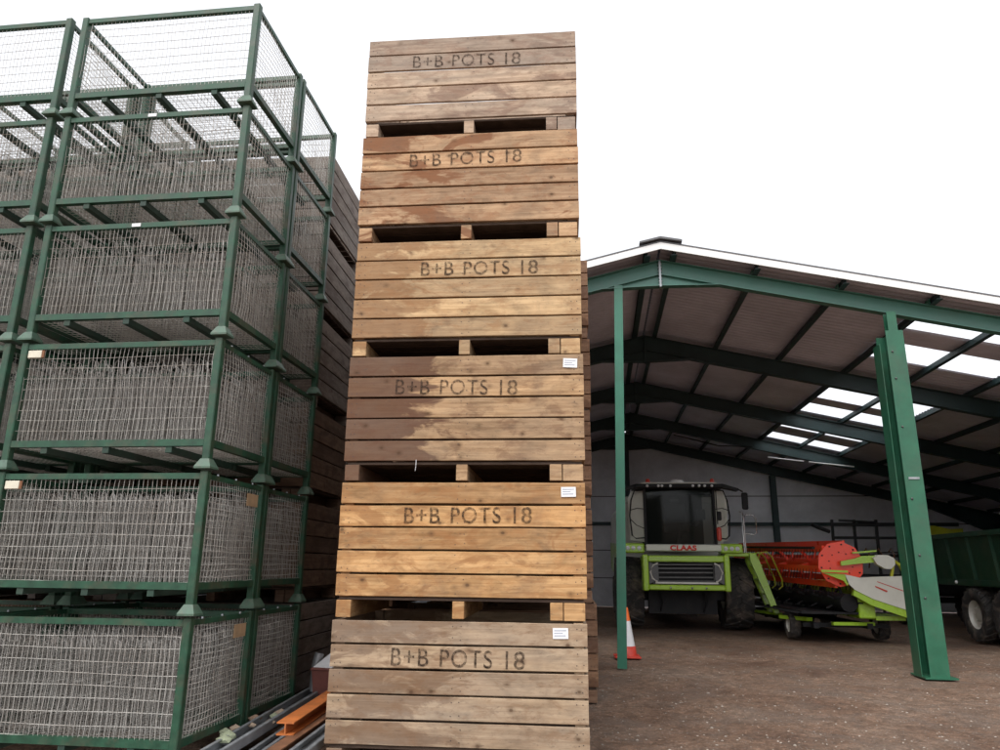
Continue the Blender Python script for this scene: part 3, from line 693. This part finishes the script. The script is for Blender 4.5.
# ------------------------------------------------------------------ wheels
def wheel(parent, c, r, w, hub_r, nl, rimmat, out=1):
    e = bpy.data.objects.new('wheel', None); COL.objects.link(e); e.parent = parent; e.location = c
    mb = MB(); h = w/2
    mb.lathe([(hub_r, -h*.8), (hub_r*1.1, -h*.95), (r*.82, -h), (r*.93, -h*.93), (r*.955, -h*.6), (r*.96, 0), (r*.955, h*.6), (r*.93, h*.93), (r*.82, h), (hub_r*1.1, h*.95), (hub_r, h*.8)], (0, 0, 0), 'X', 40)
    for k in range(nl):
        for s_ in (1, -1):
            a0 = 2*math.pi*(k+(.5 if s_ > 0 else 0))/nl; da = .30
            def pt(x, a, rr): return (x, math.cos(a)*rr, math.sin(a)*rr)
            q = [(0, a0), (s_*h*.98, a0+da*.9)]; t_ = .075*(.75/r)
            vs = []
            for (x, a) in q:
                rr = r*.945 if x == 0 else r*.90; ro = r if x == 0 else r*.965
                vs += [pt(x, a-t_, rr), pt(x, a+t_, rr), pt(x, a+t_*.7, ro), pt(x, a-t_*.7, ro)]
            mb.add(vs, [(0,1,2,3),(7,6,5,4),(0,4,5,1),(1,5,6,2),(2,6,7,3),(3,7,4,0)], 0, 0)
    mb.build('tyre', M['rubber'], e)
    mb = MB(); s_ = out
    mb.lathe([(hub_r, s_*h*.82), (hub_r*.95, s_*h*.6), (hub_r*.9, s_*h*.35), (hub_r*.45, s_*h*.25), (hub_r*.4, s_*h*.5), (hub_r*.25, s_*h*.55), (0, s_*h*.55)], (0, 0, 0), 'X', 28)
    mb.lathe([(hub_r, -s_*h*.82), (hub_r*.9, -s_*h*.3), (0, -s_*h*.3)], (0, 0, 0), 'X', 28)
    for k in range(8):
        a = k*math.pi/4; mb.lathe([(0, s_*(h*.34+.03)), (.016, s_*(h*.34+.03)), (.018, s_*h*.26)], (0, math.cos(a)*hub_r*.6, math.sin(a)*hub_r*.6), 'X', 6)
    mb.build('rim', rimmat, e)
    return e

# ------------------------------------------------------------------ combine harvester (faces the yard)
ch_ = empty('combine_harvester', (2.60, 17.0, 0), -.02, 'lime green and off white combine harvester parked inside the shed, facing out', 'combine')
def P(mb, name, mat, par=None): return mb.build(name, mat, par or ch_)
# main body behind cab
mb = MB(); mb.box(-1.25, 1.25, 1.75, 7.6, 1.15, 2.95, ch=.06); mb.box(-1.1, 1.1, 2.2, 5.2, 2.955, 3.12, ch=.03); P(mb, 'body', M['offwhite'])
mb = MB()
for s_ in (1, -1): mb.prism([(s_*1.26, 1.9, 1.0), (s_*1.26, 7.4, 1.3), (s_*1.26, 7.4, 2.1), (s_*1.26, 1.9, 1.9)], (s_*.03, 0, 0))
P(mb, 'side_stripe', M['lime'])
mb = MB(); mb.box(-1.0, 1.0, .55, 7.0, .62, 1.14, ch=.03); mb.box(-.75, .75, .30, .56, .35, 1.12); mb.bar((-1.3, 1.0, .80), (1.3, 1.0, .80), .26, .26)
for x in (-.5, .45): mb.tube([(x, .28, .9), (x+.05, .15, .6), (x, .28, .4)], .02, n=6)
P(mb, 'chassis', M['blackmetal'])
# cab
cab = bpy.data.objects.new('cab', None); COL.objects.link(cab); cab.parent = ch_
mb = MB(); n8 = 9; fr = []
for i in range(n8):      # curved windscreen
    u = -1+2*i/(n8-1); x = u*.765; y = .10*u*u; fr.append((x, y))
vs = [(x, y+.06, 1.86) for x, y in fr] + [(x, y-.02, 2.5) for x, y in fr] + [(x, y+.05, 3.10) for x, y in fr]
vs += [(x, y+.075, z) for (x, y), z in zip(fr, [1.86]*n8)]
vs2 = vs[:3*n8]; fs = [(r_*n8+i, r_*n8+i+1, (r_+1)*n8+i+1, (r_+1)*n8+i) for r_ in range(2) for i in range(n8-1)]
back = [(x, y+.02, z) for x, y, z in vs2]; o_ = len(vs2)
fs += [tuple(o_+k for k in reversed(f)) for f in fs[:]]
mb.add(vs2+back, fs, 0, 0, True); mb.build('windscreen', M['glass'], cab)
mb = MB(); mb.box(-.74, .74, 1.5, 1.55, 1.86, 3.1); mb.box(-.74, .74, .15, 1.5, 1.80, 1.86); mb.build('cab_interior', M['blackmetal'], cab)
mb = MB(); mb.box(-.25, .3, .75, 1.2, 2.15, 2.35, ch=.04); mb.box(-.24, .29, 1.1, 1.22, 2.35, 2.85, ch=.04); mb.box(-.12, .16, 1.08, 1.2, 2.86, 3.0, ch=.04); mb.box(.36, .5, .4, 1.0, 2.3, 2.4, ch=.03); mb.box(.42, .62, .35, .4, 2.42, 2.66, ch=.01); mb.build('driver_seat', M['felt'], cab)
mb = MB(); mb.tube([(.02, .55, 1.87), (.02, .45, 2.35)], .035, n=8); mb.lathe([(.17, .0), (.19, .02), (.17, .04)], (.02, .45, 2.36), 'Z', 16); mb.build('steering_column', M['felt'], cab)
for s_ in (1, -1):
    mb = MB()
    mb.prism([(s_*.785, .14, 1.90), (s_*1.10, .42, 1.96), (s_*1.14, .42, 2.9), (s_*1.06, .42, 3.08), (s_*.79, .12, 3.08)], (0, .05, 0)); mb.build('side_panel', M['offwhite'], cab)
    mb = MB(); y = .03
    pts = [(s_*.80, y, 3.07), (s_*1.0, y+.06, 3.06), (s_*1.08, y+.1, 2.85), (s_*1.12, y+.12, 2.5), (s_*1.08, y+.1, 2.05), (s_*1.0, y+.06, 1.98), (s_*.8, y, 2.0)]
    mb.tube(pts, .017, n=6); mb.tube([(s_*1.11, y+.12, 2.62), (s_*.95, y+.04, 2.66), (s_*.80, y, 2.64)], .010, n=6); mb.tube([(s_*1.11, y+.12, 2.42), (s_*.98, y+.05, 2.28), (s_*.80, y, 2.2)], .010, n=6)
    mb.build('guard_rail', M['blackmetal'], cab)
    mb = MB(); mb.box(s_*.775-.03, s_*.775+.03, .06, .16, 1.86, 3.10, ch=.01); mb.build('cab_pillar', M['blackmetal'], cab)
mb = MB(); mb.box(-1.0, 1.0, -.12, 1.7, 3.10, 3.20, ch=.03)
mb.prism([(.98, -.06, 3.12), (1.32, -.05, 3.05), (1.32, -.05, 3.10), (.98, -.06, 3.20)], (0, .3, 0)); mb.prism([(-.98, -.06, 3.12), (-1.32, -.05, 3.05), (-1.32, -.05, 3.10), (-.98, -.06, 3.20)], (0, .3, 0))
rf = mb.build('roof', M['blackmetal'], cab)
mb = MB(); mb.box(-.85, .85, -.08, 1.6, 3.203, 3.235, ch=.012); mb.build('roof_top', M['offwhite'], rf)
for x in (-.72, -.47, -.39, -.20, .30, .44, .56, .72):
    mb = MB(); mb.lathe([(0, -.155), (.026, -.152), (.03, -.14), (.032, -.11)], (x, 0, 3.15), 'Y', 14); mb.build('work_light', M['lamp'], rf)
for x in (-.68, .78):
    mb = MB(); mb.lathe([(0, .11), (.04, .10), (.055, .03), (.055, 0)], (x, .15, 3.236), 'Z', 14); mb.build('beacon', M['redplastic'], rf)
mb = MB(); mb.lathe([(0, .10), (.11, .095), (.15, .06), (.16, 0)], (.0, .25, 3.236), 'Z', 20); mb.build('antenna_dome', M['white'], rf)
mi = MB(); mi.tube([(1.28, -.02, 3.1), (1.40, -.08, 3.02)], .018, n=6); mi.box(1.36, 1.50, -.12, -.06, 2.62, 3.0, ch=.025); mi.build('mirror', M['blackmetal'], cab)
mi = MB(); mi.box(.80, .90, -.10, -.03, 2.38, 2.58, ch=.02); mi.tube([(.81, -.05, 2.3), (.81, -.05, 3.05)], .012, n=6); mi.build('mirror', M['blackmetal'], cab)
mi = MB(); mi.box(.79, .89, -.03, .05, 1.93, 2.24, ch=.03); mi.build('extinguisher', M['redplastic'], cab)
# bumper with lettering
mb = MB(); mb.box(-.80, .85, -.10, .12, 1.70, 1.85, ch=.02); bp_ = P(mb, 'front_bumper', M['offwhite'])
text('lettering', 'CLAAS', .58, .115, M['redletter'], bp_, (-.27, -.103, 1.718), ext=.004, bold=.045, space=1.05)
for s_ in (1, -1):
    mb = MB(); mb.box(min(s_*.83, s_*1.32), max(s_*.83, s_*1.32), -.06, .3, 1.66, 1.87, ch=.03); q_ = P(mb, 'lamp_bracket', M['lime'])
    for x in (.95, 1.08, 1.2):
        mb = MB(); mb.lathe([(0, -.09), (.04, -.085), (.05, -.055)], (s_*x, 0, 1.765), 'Y', 14); mb.build('headlight', M['lamp'], q_)
# feeder housing mouth
mb = MB(); mb.box(-.92, -.80, -.55, -.1, .86, 1.62, ch=.02); mb.box(.80, .92, -.55, -.1, .86, 1.62, ch=.02); mb.box(-.80, .80, -.55, -.1, 1.47, 1.60, ch=.02); mb.box(-.80, .80, -.55, -.1, .88, .99, ch=.02)
mb.box(-.86, -.80, -.1, .9, .9, 1.6); mb.box(.80, .86, -.1, .9, .9, 1.6)
fh = P(mb, 'feeder_housing', M['lime'])
mb = MB(); mb.box(-.79, .79, -.30, -.27, 1.0, 1.46); mb.build('feeder_mouth', M['blackmetal'], fh)
mb = MB()
for z in (1.06, 1.14, 1.24, 1.33, 1.41): mb.bar((-.60, -.42, z), (.60, -.42, z+.01), .03, .028)
for x in (-.6, .6): mb.bar((x, -.43, 1.03), (x, -.43, 1.44), .035, .03)
mb.box(-.70, .70, -.47, -.44, 1.0, 1.035); mb.prism([(-.79, -.52, 1.46), (-.60, -.52, 1.40), (-.60, -.52, 1.10), (-.79, -.52, 1.0)], (0, .03, 0)); mb.prism([(.79, -.52, 1.46), (.60, -.52, 1.40), (.60, -.52, 1.10), (.79, -.52, 1.0)], (0, .03, 0))
mb.build('feeder_rollers', M['darksteel'], fh)
mb = MB(); mb.bar((-.66, -.50, 1.03), (.66, -.50, 1.03), .02, .035); mb.build('feeder_lip', M['rim'], fh)
for s_ in (1, -1):
    mb = MB(); mb.tube([(s_*.62, -.50, 1.05), (s_*.72, -.51, 1.12), (s_*.76, -.51, 1.25), (s_*.70, -.51, 1.40), (s_*.60, -.50, 1.44)], .022, n=6); mb.build('guide_plate', M['rim'], fh)
for x in (-.35, .1, .4): mb = MB(); mb.lathe([(0, -.59), (.02, -.585), (.022, -.56)], (x, 0, .93), 'Y', 8); mb.build('bolt', M['chrome'], fh)
wheel(ch_, (-1.15, 1.0, .80), .80, .62, .40, 20, M['offwhite'], -1); wheel(ch_, (1.27, 1.0, .80), .80, .62, .40, 20, M['offwhite'], 1)
wheel(ch_, (-1.1, 5.9, .55), .55, .4, .27, 16, M['offwhite'], -1); wheel(ch_, (1.1, 5.9, .55), .55, .4, .27, 16, M['offwhite'], 1)
# ladder and platform on the right of the picture
mb = MB(); mb.box(.93, 1.62, .0, .9, 1.60, 1.68, ch=.015)
mb.prism([(1.45, -.08, 1.70), (1.62, -.08, 1.60), (1.98, -.12, .42), (1.86, -.12, .42), (1.46, -.08, 1.5)], (0, .07, 0)); mb.prism([(1.45, .42, 1.70), (1.62, .42, 1.60), (1.98, .38, .42), (1.86, .38, .42), (1.46, .42, 1.5)], (0, .07, 0))
for i in range(4):
    z = .5+i*.3; x = 1.91-(z-.42)*.27; mb.box(x-.10, x+.06, -.05, .42, z, z+.03)
P(mb, 'access_ladder', M['lime'])
mb = MB()
mb.tube([(1.36, -.02, 1.68), (1.36, -.02, 2.55), (1.38, .3, 2.6)], .016, n=6)
mb.tube([(1.40, .02, 1.68), (1.40, .02, 2.45), (1.46, .02, 2.52), (1.62, .02, 2.50), (1.66, .02, 2.40), (1.66, .02, 2.12), (1.60, .02, 2.08), (1.42, .02, 2.10)], .014, n=6)
P(mb, 'hand_rail', M['chrome'])
mb = MB()
for y in (-.14, .48): mb.tube([(1.62, y, 1.55), (1.66, y, 1.68), (1.80, y, 1.70), (1.90, y, 1.60), (2.08, y, 1.12), (2.08, y, .98), (2.0, y, .92)], .016, n=6)
P(mb, 'ladder_rail', M['yellow'])

# ------------------------------------------------------------------ cutter header standing beside the combine
hd = empty('combine_header', (5.30, 15.0, 0), -.0, 'long cutter header with bright red reel and white end shield, right of the combine', 'header')
AX = (-.02, 0, 1.45); L = 6.2; lean = .09      # axis runs in +y, leaning to -x
def ax(y): return Vector((AX[0]-lean*y, y, AX[2]+.02*y))
mb = MB(); oc = []
for k in range(10):
    a = 2*math.pi*(k+.3)/10; oc.append((math.cos(a)*.43, -.05, math.sin(a)*.43))
mb.prism([Vector(p)+ax(0) for p in oc], (0, .035, 0)); rd = P(mb, 'reel_disc', M['red'], hd)
mb = MB()
for k in range(10):
    a = 2*math.pi*(k+.3)/10; mb.lathe([(0, -.075), (.014, -.075), (.016, -.05)], ax(0)+Vector((math.cos(a)*.37, 0, math.sin(a)*.37)), 'Y', 6)
    a += .2; mb.lathe([(0, -.062), (.012, -.062), (.012, -.05)], ax(0)+Vector((math.cos(a)*.22, 0, math.sin(a)*.22)), 'Y', 6)
mb.build('disc_bolts', M['blackmetal'], rd)
for k in range(6):
    a = 2*math.pi*k/6+.25; o3 = Vector((math.cos(a)*.40, 0, math.sin(a)*.40)); mb = MB()
    mb.bar(ax(0)+o3, ax(L)+o3, .05, .12)
    o3 = Vector((math.cos(a)*.42, 0, math.sin(a)*.42))
    for i in range(40):
        b0 = ax(.1+i*.15)+o3; mb.wire([b0+Vector((0, 0, .01)), b0+Vector((-.05, 0, -.20))], .007, 1)
    mb.build('reel_bat', [M['red'], M['blackmetal']], hd)
mb = MB()
for y in (1.2, 2.4, 3.6, 4.8, 6.1):
    for k in range(6):
        a = 2*math.pi*k/6+.25; mb.bar(ax(y), ax(y)+Vector((math.cos(a)*.40, 0, math.sin(a)*.40)), .03, .06)
mb.tube([ax(0), ax(L)], .10, n=12); P(mb, 'reel_shaft', M['red'], hd)
mb = MB()
mb.bar(ax(.1)+Vector((-.42, 0, .30)), ax(L)+Vector((-.42, 0, .34)), .05, .05)
P(mb, 'top_bar', M['blackmetal'], hd)
# reel arm
mb = MB(); mb.prism([(-.05, -.17, 1.50), (.20, -.17, 1.55), (.35, -.17, 1.60), (.70, -.17, 1.62), (.70, -.17, 1.50), (.30, -.17, 1.46), (-.05, -.17, 1.42)], (0, .06, 0))
mb.bar((.2, -.10, 1.66), (.65, -.10, 1.70), .03, .03)
P(mb, 'reel_arm', M['lime'], hd)
mb = MB(); pts = [(.52, -.24, 1.57), (.62, -.24, 1.625), (.80, -.24, 1.62), (.91, -.24, 1.56), (.91, -.24, 1.45), (.83, -.24, 1.365), (.72, -.24, 1.37), (.58, -.24, 1.45)]
mb.prism(pts, (0, .14, 0)); P(mb, 'arm_cover', M['offwhite'], hd)
mb = MB(); mb.tube([(.88, -.18, 1.54), (1.02, -.18, 1.44), (1.25, -.18, 1.20)], .03, n=8); mb.bar((.92, -.15, 1.50), (.84, -.15, 1.20), .045, .05); mb.bar((1.0, -.15, 1.46), (1.12, -.15, 1.2), .03, .04); P(mb, 'hydraulic_arm', M['yellow'], hd)
# end shield
sh_ = [(-.02, -.22, 1.26), (.25, -.22, 1.20), (.49, -.22, 1.22), (1.03, -.22, 1.24), (1.38, -.22, 1.20), (1.42, -.22, .52), (.99, -.22, .64), (.74, -.22, .72), (.44, -.22, .82), (.13, -.22, .98), (.0, -.22, 1.12)]
mb = MB(); mb.prism(sh_, (0, .05, 0)); es = P(mb, 'end_shield', M['offwhite'], hd)
mb = MB(); mb.prism([(.55, -.226, 1.14), (1.05, -.226, .96), (1.05, -.226, .945), (.55, -.226, 1.125)], (0, .004, 0)); mb.prism([(.50, -.227, 1.06), (.72, -.227, .97), (.70, -.227, .94), (.51, -.227, 1.03)], (0, .004, 0)); mb.build('shield_stripe', M['redplastic'], es)
mb = MB(); mb.prism([(.13, -.20, .98), (.44, -.20, .82), (.99, -.20, .64), (1.42, -.20, .52), (1.42, -.20, .40), (.99, -.20, .50), (.42, -.20, .70), (.10, -.20, .88)], (0, .1, 0))
mb.bar((-.46, -.25, 1.32), (.02, -.25, 1.31), .05, .04); mb.prism([(-.44, -.22, 1.29), (-.05, -.22, 1.14), (.0, -.22, 1.05), (.03, -.22, 1.10), (-.02, -.22, 1.26)], (0, .05, 0))
P(mb, 'shield_frame', M['lime'], hd)
mb = MB(); mb.box(.25, .55, 0, L, .45, 1.12, ch=.02); mb.box(.56, 1.1, .05, L, .42, .5); P(mb, 'back_frame', M['lime'], hd)
mb = MB(); mb.tube([ax(0)+Vector((.1, 0, -.72)), ax(L)+Vector((.1, 0, -.74))], .17, n=14)
for i in range(60):
    y = i*.1; a = i*.9; b0 = ax(y)+Vector((.1, 0, -.72)); mb.bar(b0+Vector((math.cos(a)*.15, 0, math.sin(a)*.15)), b0+Vector((math.cos(a)*.28, .03, math.sin(a)*.28)), .05, .03)
P(mb, 'auger', M['blackmetal'], hd)
mb = MB()
mb.box(-.75, .3, .05, L, .52, .56); mb.bar((-.78, 0, .55), (-.9, L, .57), .08, .05)
for i in range(60): mb.bar((-.80-.002*i, .05+i*.1, .55), (-.93-.002*i, .05+i*.1, .54), .02, .02)
P(mb, 'cutter_bar', M['blackmetal'], hd)
mb = MB(); mb.bar((-.55, .4, .40), (-.9, 1.1, .40), .12, .07); P(mb, 'lime_skid', M['lime'], hd); mb = MB(); mb.bar((-.7, 2.0, .40), (-1.0, 3.4, .40), .16, .05); P(mb, 'lime_skid', M['lime'], hd); mb = MB(); mb.bar((-.2, .2, .34), (.6, .3, .34), .1, .06); P(mb, 'lime_skid', M['lime'], hd)
tr = empty('header_trolley', (5.30, 15.0, 0), 0, 'low dark wheeled trolley carrying the red and white header', 'trolley')
mb = MB()
for x in (-.5, .5): mb.bar((x, .2, .30), (x, 6.3, .30), .10, .1)
for y in (.4, 3.2, 6.0): mb.bar((-.7, y, .30), (.9, y, .30), .08, .08)
mb.build('frame', M['blackmetal'], tr)
for y in (.9, 5.4):
    for x, o3 in ((-.75, -1), (.95, 1)): wheel(tr, (x, y, .27), .27, .2, .15, 12, M['rim'], o3)

# ------------------------------------------------------------------ green tipping trailer
tl_ = empty('tipping_trailer', (9.05, 14.5, 0), -.045, 'dark green twin axle tipping trailer at the right edge inside the shed', 'trailer')
mb = MB(); hw = 1.12
for s_ in (1, -1):
    mb.prism([(s_*(hw-.08), -2.6, 1.12), (s_*hw, -2.6, 2.02), (s_*hw, 2.8, 2.02), (s_*(hw-.08), 2.8, 1.12)], (-s_*.03, 0, 0))
mb.box(-hw+.1, hw-.1, -2.58, 2.78, 1.05, 1.11); mb.box(-hw+.05, hw-.05, -2.60, -2.56, 1.12, 2.0); mb.box(-hw+.05, hw-.05, 2.76, 2.80, 1.12, 2.0)
bd_ = mb.build('body', M['trailergreen'], tl_)
mb = MB()
for s_ in (1, -1):
    x = s_*(hw+.02); mb.bar((x, -2.62, 2.05), (x, 2.82, 2.05), .10, .09); mb.bar((s_*(hw-.05), -2.62, 1.12), (s_*(hw-.05), 2.82, 1.12), .09, .1)
    for i in range(7):
        y = -2.55+i*.885; mb.bar((s_*(hw-.045), y, 1.16), (s_*(hw+.025), y, 2.01), .07, .06)
mb.bar((-hw, -2.62, 2.05), (hw, -2.62, 2.05), .1, .09); mb.bar((-hw, 2.82, 2.05), (hw, 2.82, 2.05), .1, .09)
mb.build('body_ribs', M['trailergreen'], bd_)
mb = MB()
for x in (-.4, .4): mb.box(x-.06, x+.06, -3.4, 2.7, .80, 1.04)
mb.bar((-1.0, 1.1, .52), (1.0, 1.1, .52), .12, .12); mb.bar((-1.0, -.1, .52), (1.0, -.1, .52), .12, .12)
for x in (-.5, .5): mb.box(x-.05, x+.05, -.3, 1.3, .60, .79)
mb.build('chassis', M['blackmetal'], tl_)
for y in (1.1, -.1):
    for s_ in (1, -1): wheel(tl_, (s_*.98, y, .52), .52, .36, .27, 18, M['rim'], s_)
mb = MB(); mb.lathe([(0, -.03), (.03, -.03), (.035, 0)], (-1.12, 1.7, 1.12), 'X', 10); mb.build('side_marker', M['lamp'], tl_)

# ------------------------------------------------------------------ folded cultivator and yellow boom at the back
cu = empty('cultivator', (8.1, 20.2, 0), -.05, 'dark folded cultivator with upright tine frames, behind the red reel', 'cultivator')
mb = MB()
for z in (.6, 1.2, 1.7, 2.15, 2.5): mb.bar((-1.3+.1*z, 0, z), (1.0, 0, z), .07, .07)
for x in (-1.1, -.55, 0, .5, .95): mb.bar((x, .02, .3), (x+.05, .02, 2.62), .06, .07)
mb.bar((-1.25, -.2, .55), (1.0, -.2, .55), .09, .09); mb.bar((-.2, -.6, .6), (-.1, 1.3, .6), .1, .1); mb.build('frame', M['blackmetal'], cu)
for i in range(16):
    x = -1.25+(i % 8)*.3; z = .75 if i < 8 else 1.75
    mb = MB(); mb.tube([(x, -.05, z+.05), (x, -.22, z+.12), (x+.02, -.34, z-.02), (x+.02, -.30, z-.22), (x+.04, -.16, z-.36)], .018, n=6); mb.build('tine', M['brownsteel'], cu)
wheel(cu, (-1.45, .1, .3), .3, .2, .17, 12, M['blackmetal'], -1); wheel(cu, (1.15, .1, .3), .3, .2, .17, 12, M['blackmetal'], 1)
mb = MB(); mb.tube([(-1.15, -.05, 2.3), (-1.45, -.05, 2.42), (-1.6, -.05, 2.5)], .05, n=8); mb.tube([(.0, -.05, 2.55), (-.9, -.05, 2.6)], .03, n=8); mb.build('hydraulic_ram', M['blackmetal'], cu)
yb_ = empty('sprayer', (9.55, 20.6, 0), -.05, 'yellow green machine arm on a dark frame, behind the green trailer', 'machine')
mb = MB(); mb.prism([(-.55, -.2, 2.14), (-.55, -.2, 2.62), (.15, -.2, 2.60), (.6, -.2, 2.50), (.6, -.2, 2.40), (.1, -.2, 2.18)], (0, .4, 0)); mb.bar((.5, 0, 2.46), (.9, 0, 2.48), .12, .12); a_ = mb.build('arm', M['yellow'], yb_); a_.location.z = -.12
mb = MB(); mb.box(-.6, .7, -.3, .5, .7, 1.6, ch=.08); mb.bar((-.1, 0, 1.55), (-.1, 0, 2.2), .16, .16); mb.bar((-.8, 0, .6), (.9, 0, .6), .12, .14); mb.build('frame', M['blackmetal'], yb_)
wheel(yb_, (-.75, .1, .5), .5, .3, .25, 14, M['blackmetal'], -1); wheel(yb_, (.85, .1, .5), .5, .3, .25, 14, M['blackmetal'], 1)

# ------------------------------------------------------------------ render
S.render.engine = 'CYCLES'; S.view_settings.view_transform = 'Standard'; S.view_settings.look = 'None'; S.view_settings.exposure = .58; S.view_settings.gamma = 1
S.cycles.max_bounces = 8; S.cycles.transparent_max_bounces = 12
S.render.resolution_x = 1024; S.render.resolution_y = 768

for o_ in S.objects:
    if 'label' in o_ and not 4 <= len(o_['label'].split()) <= 16: print('LABEL', len(o_['label'].split()), o_['label'])
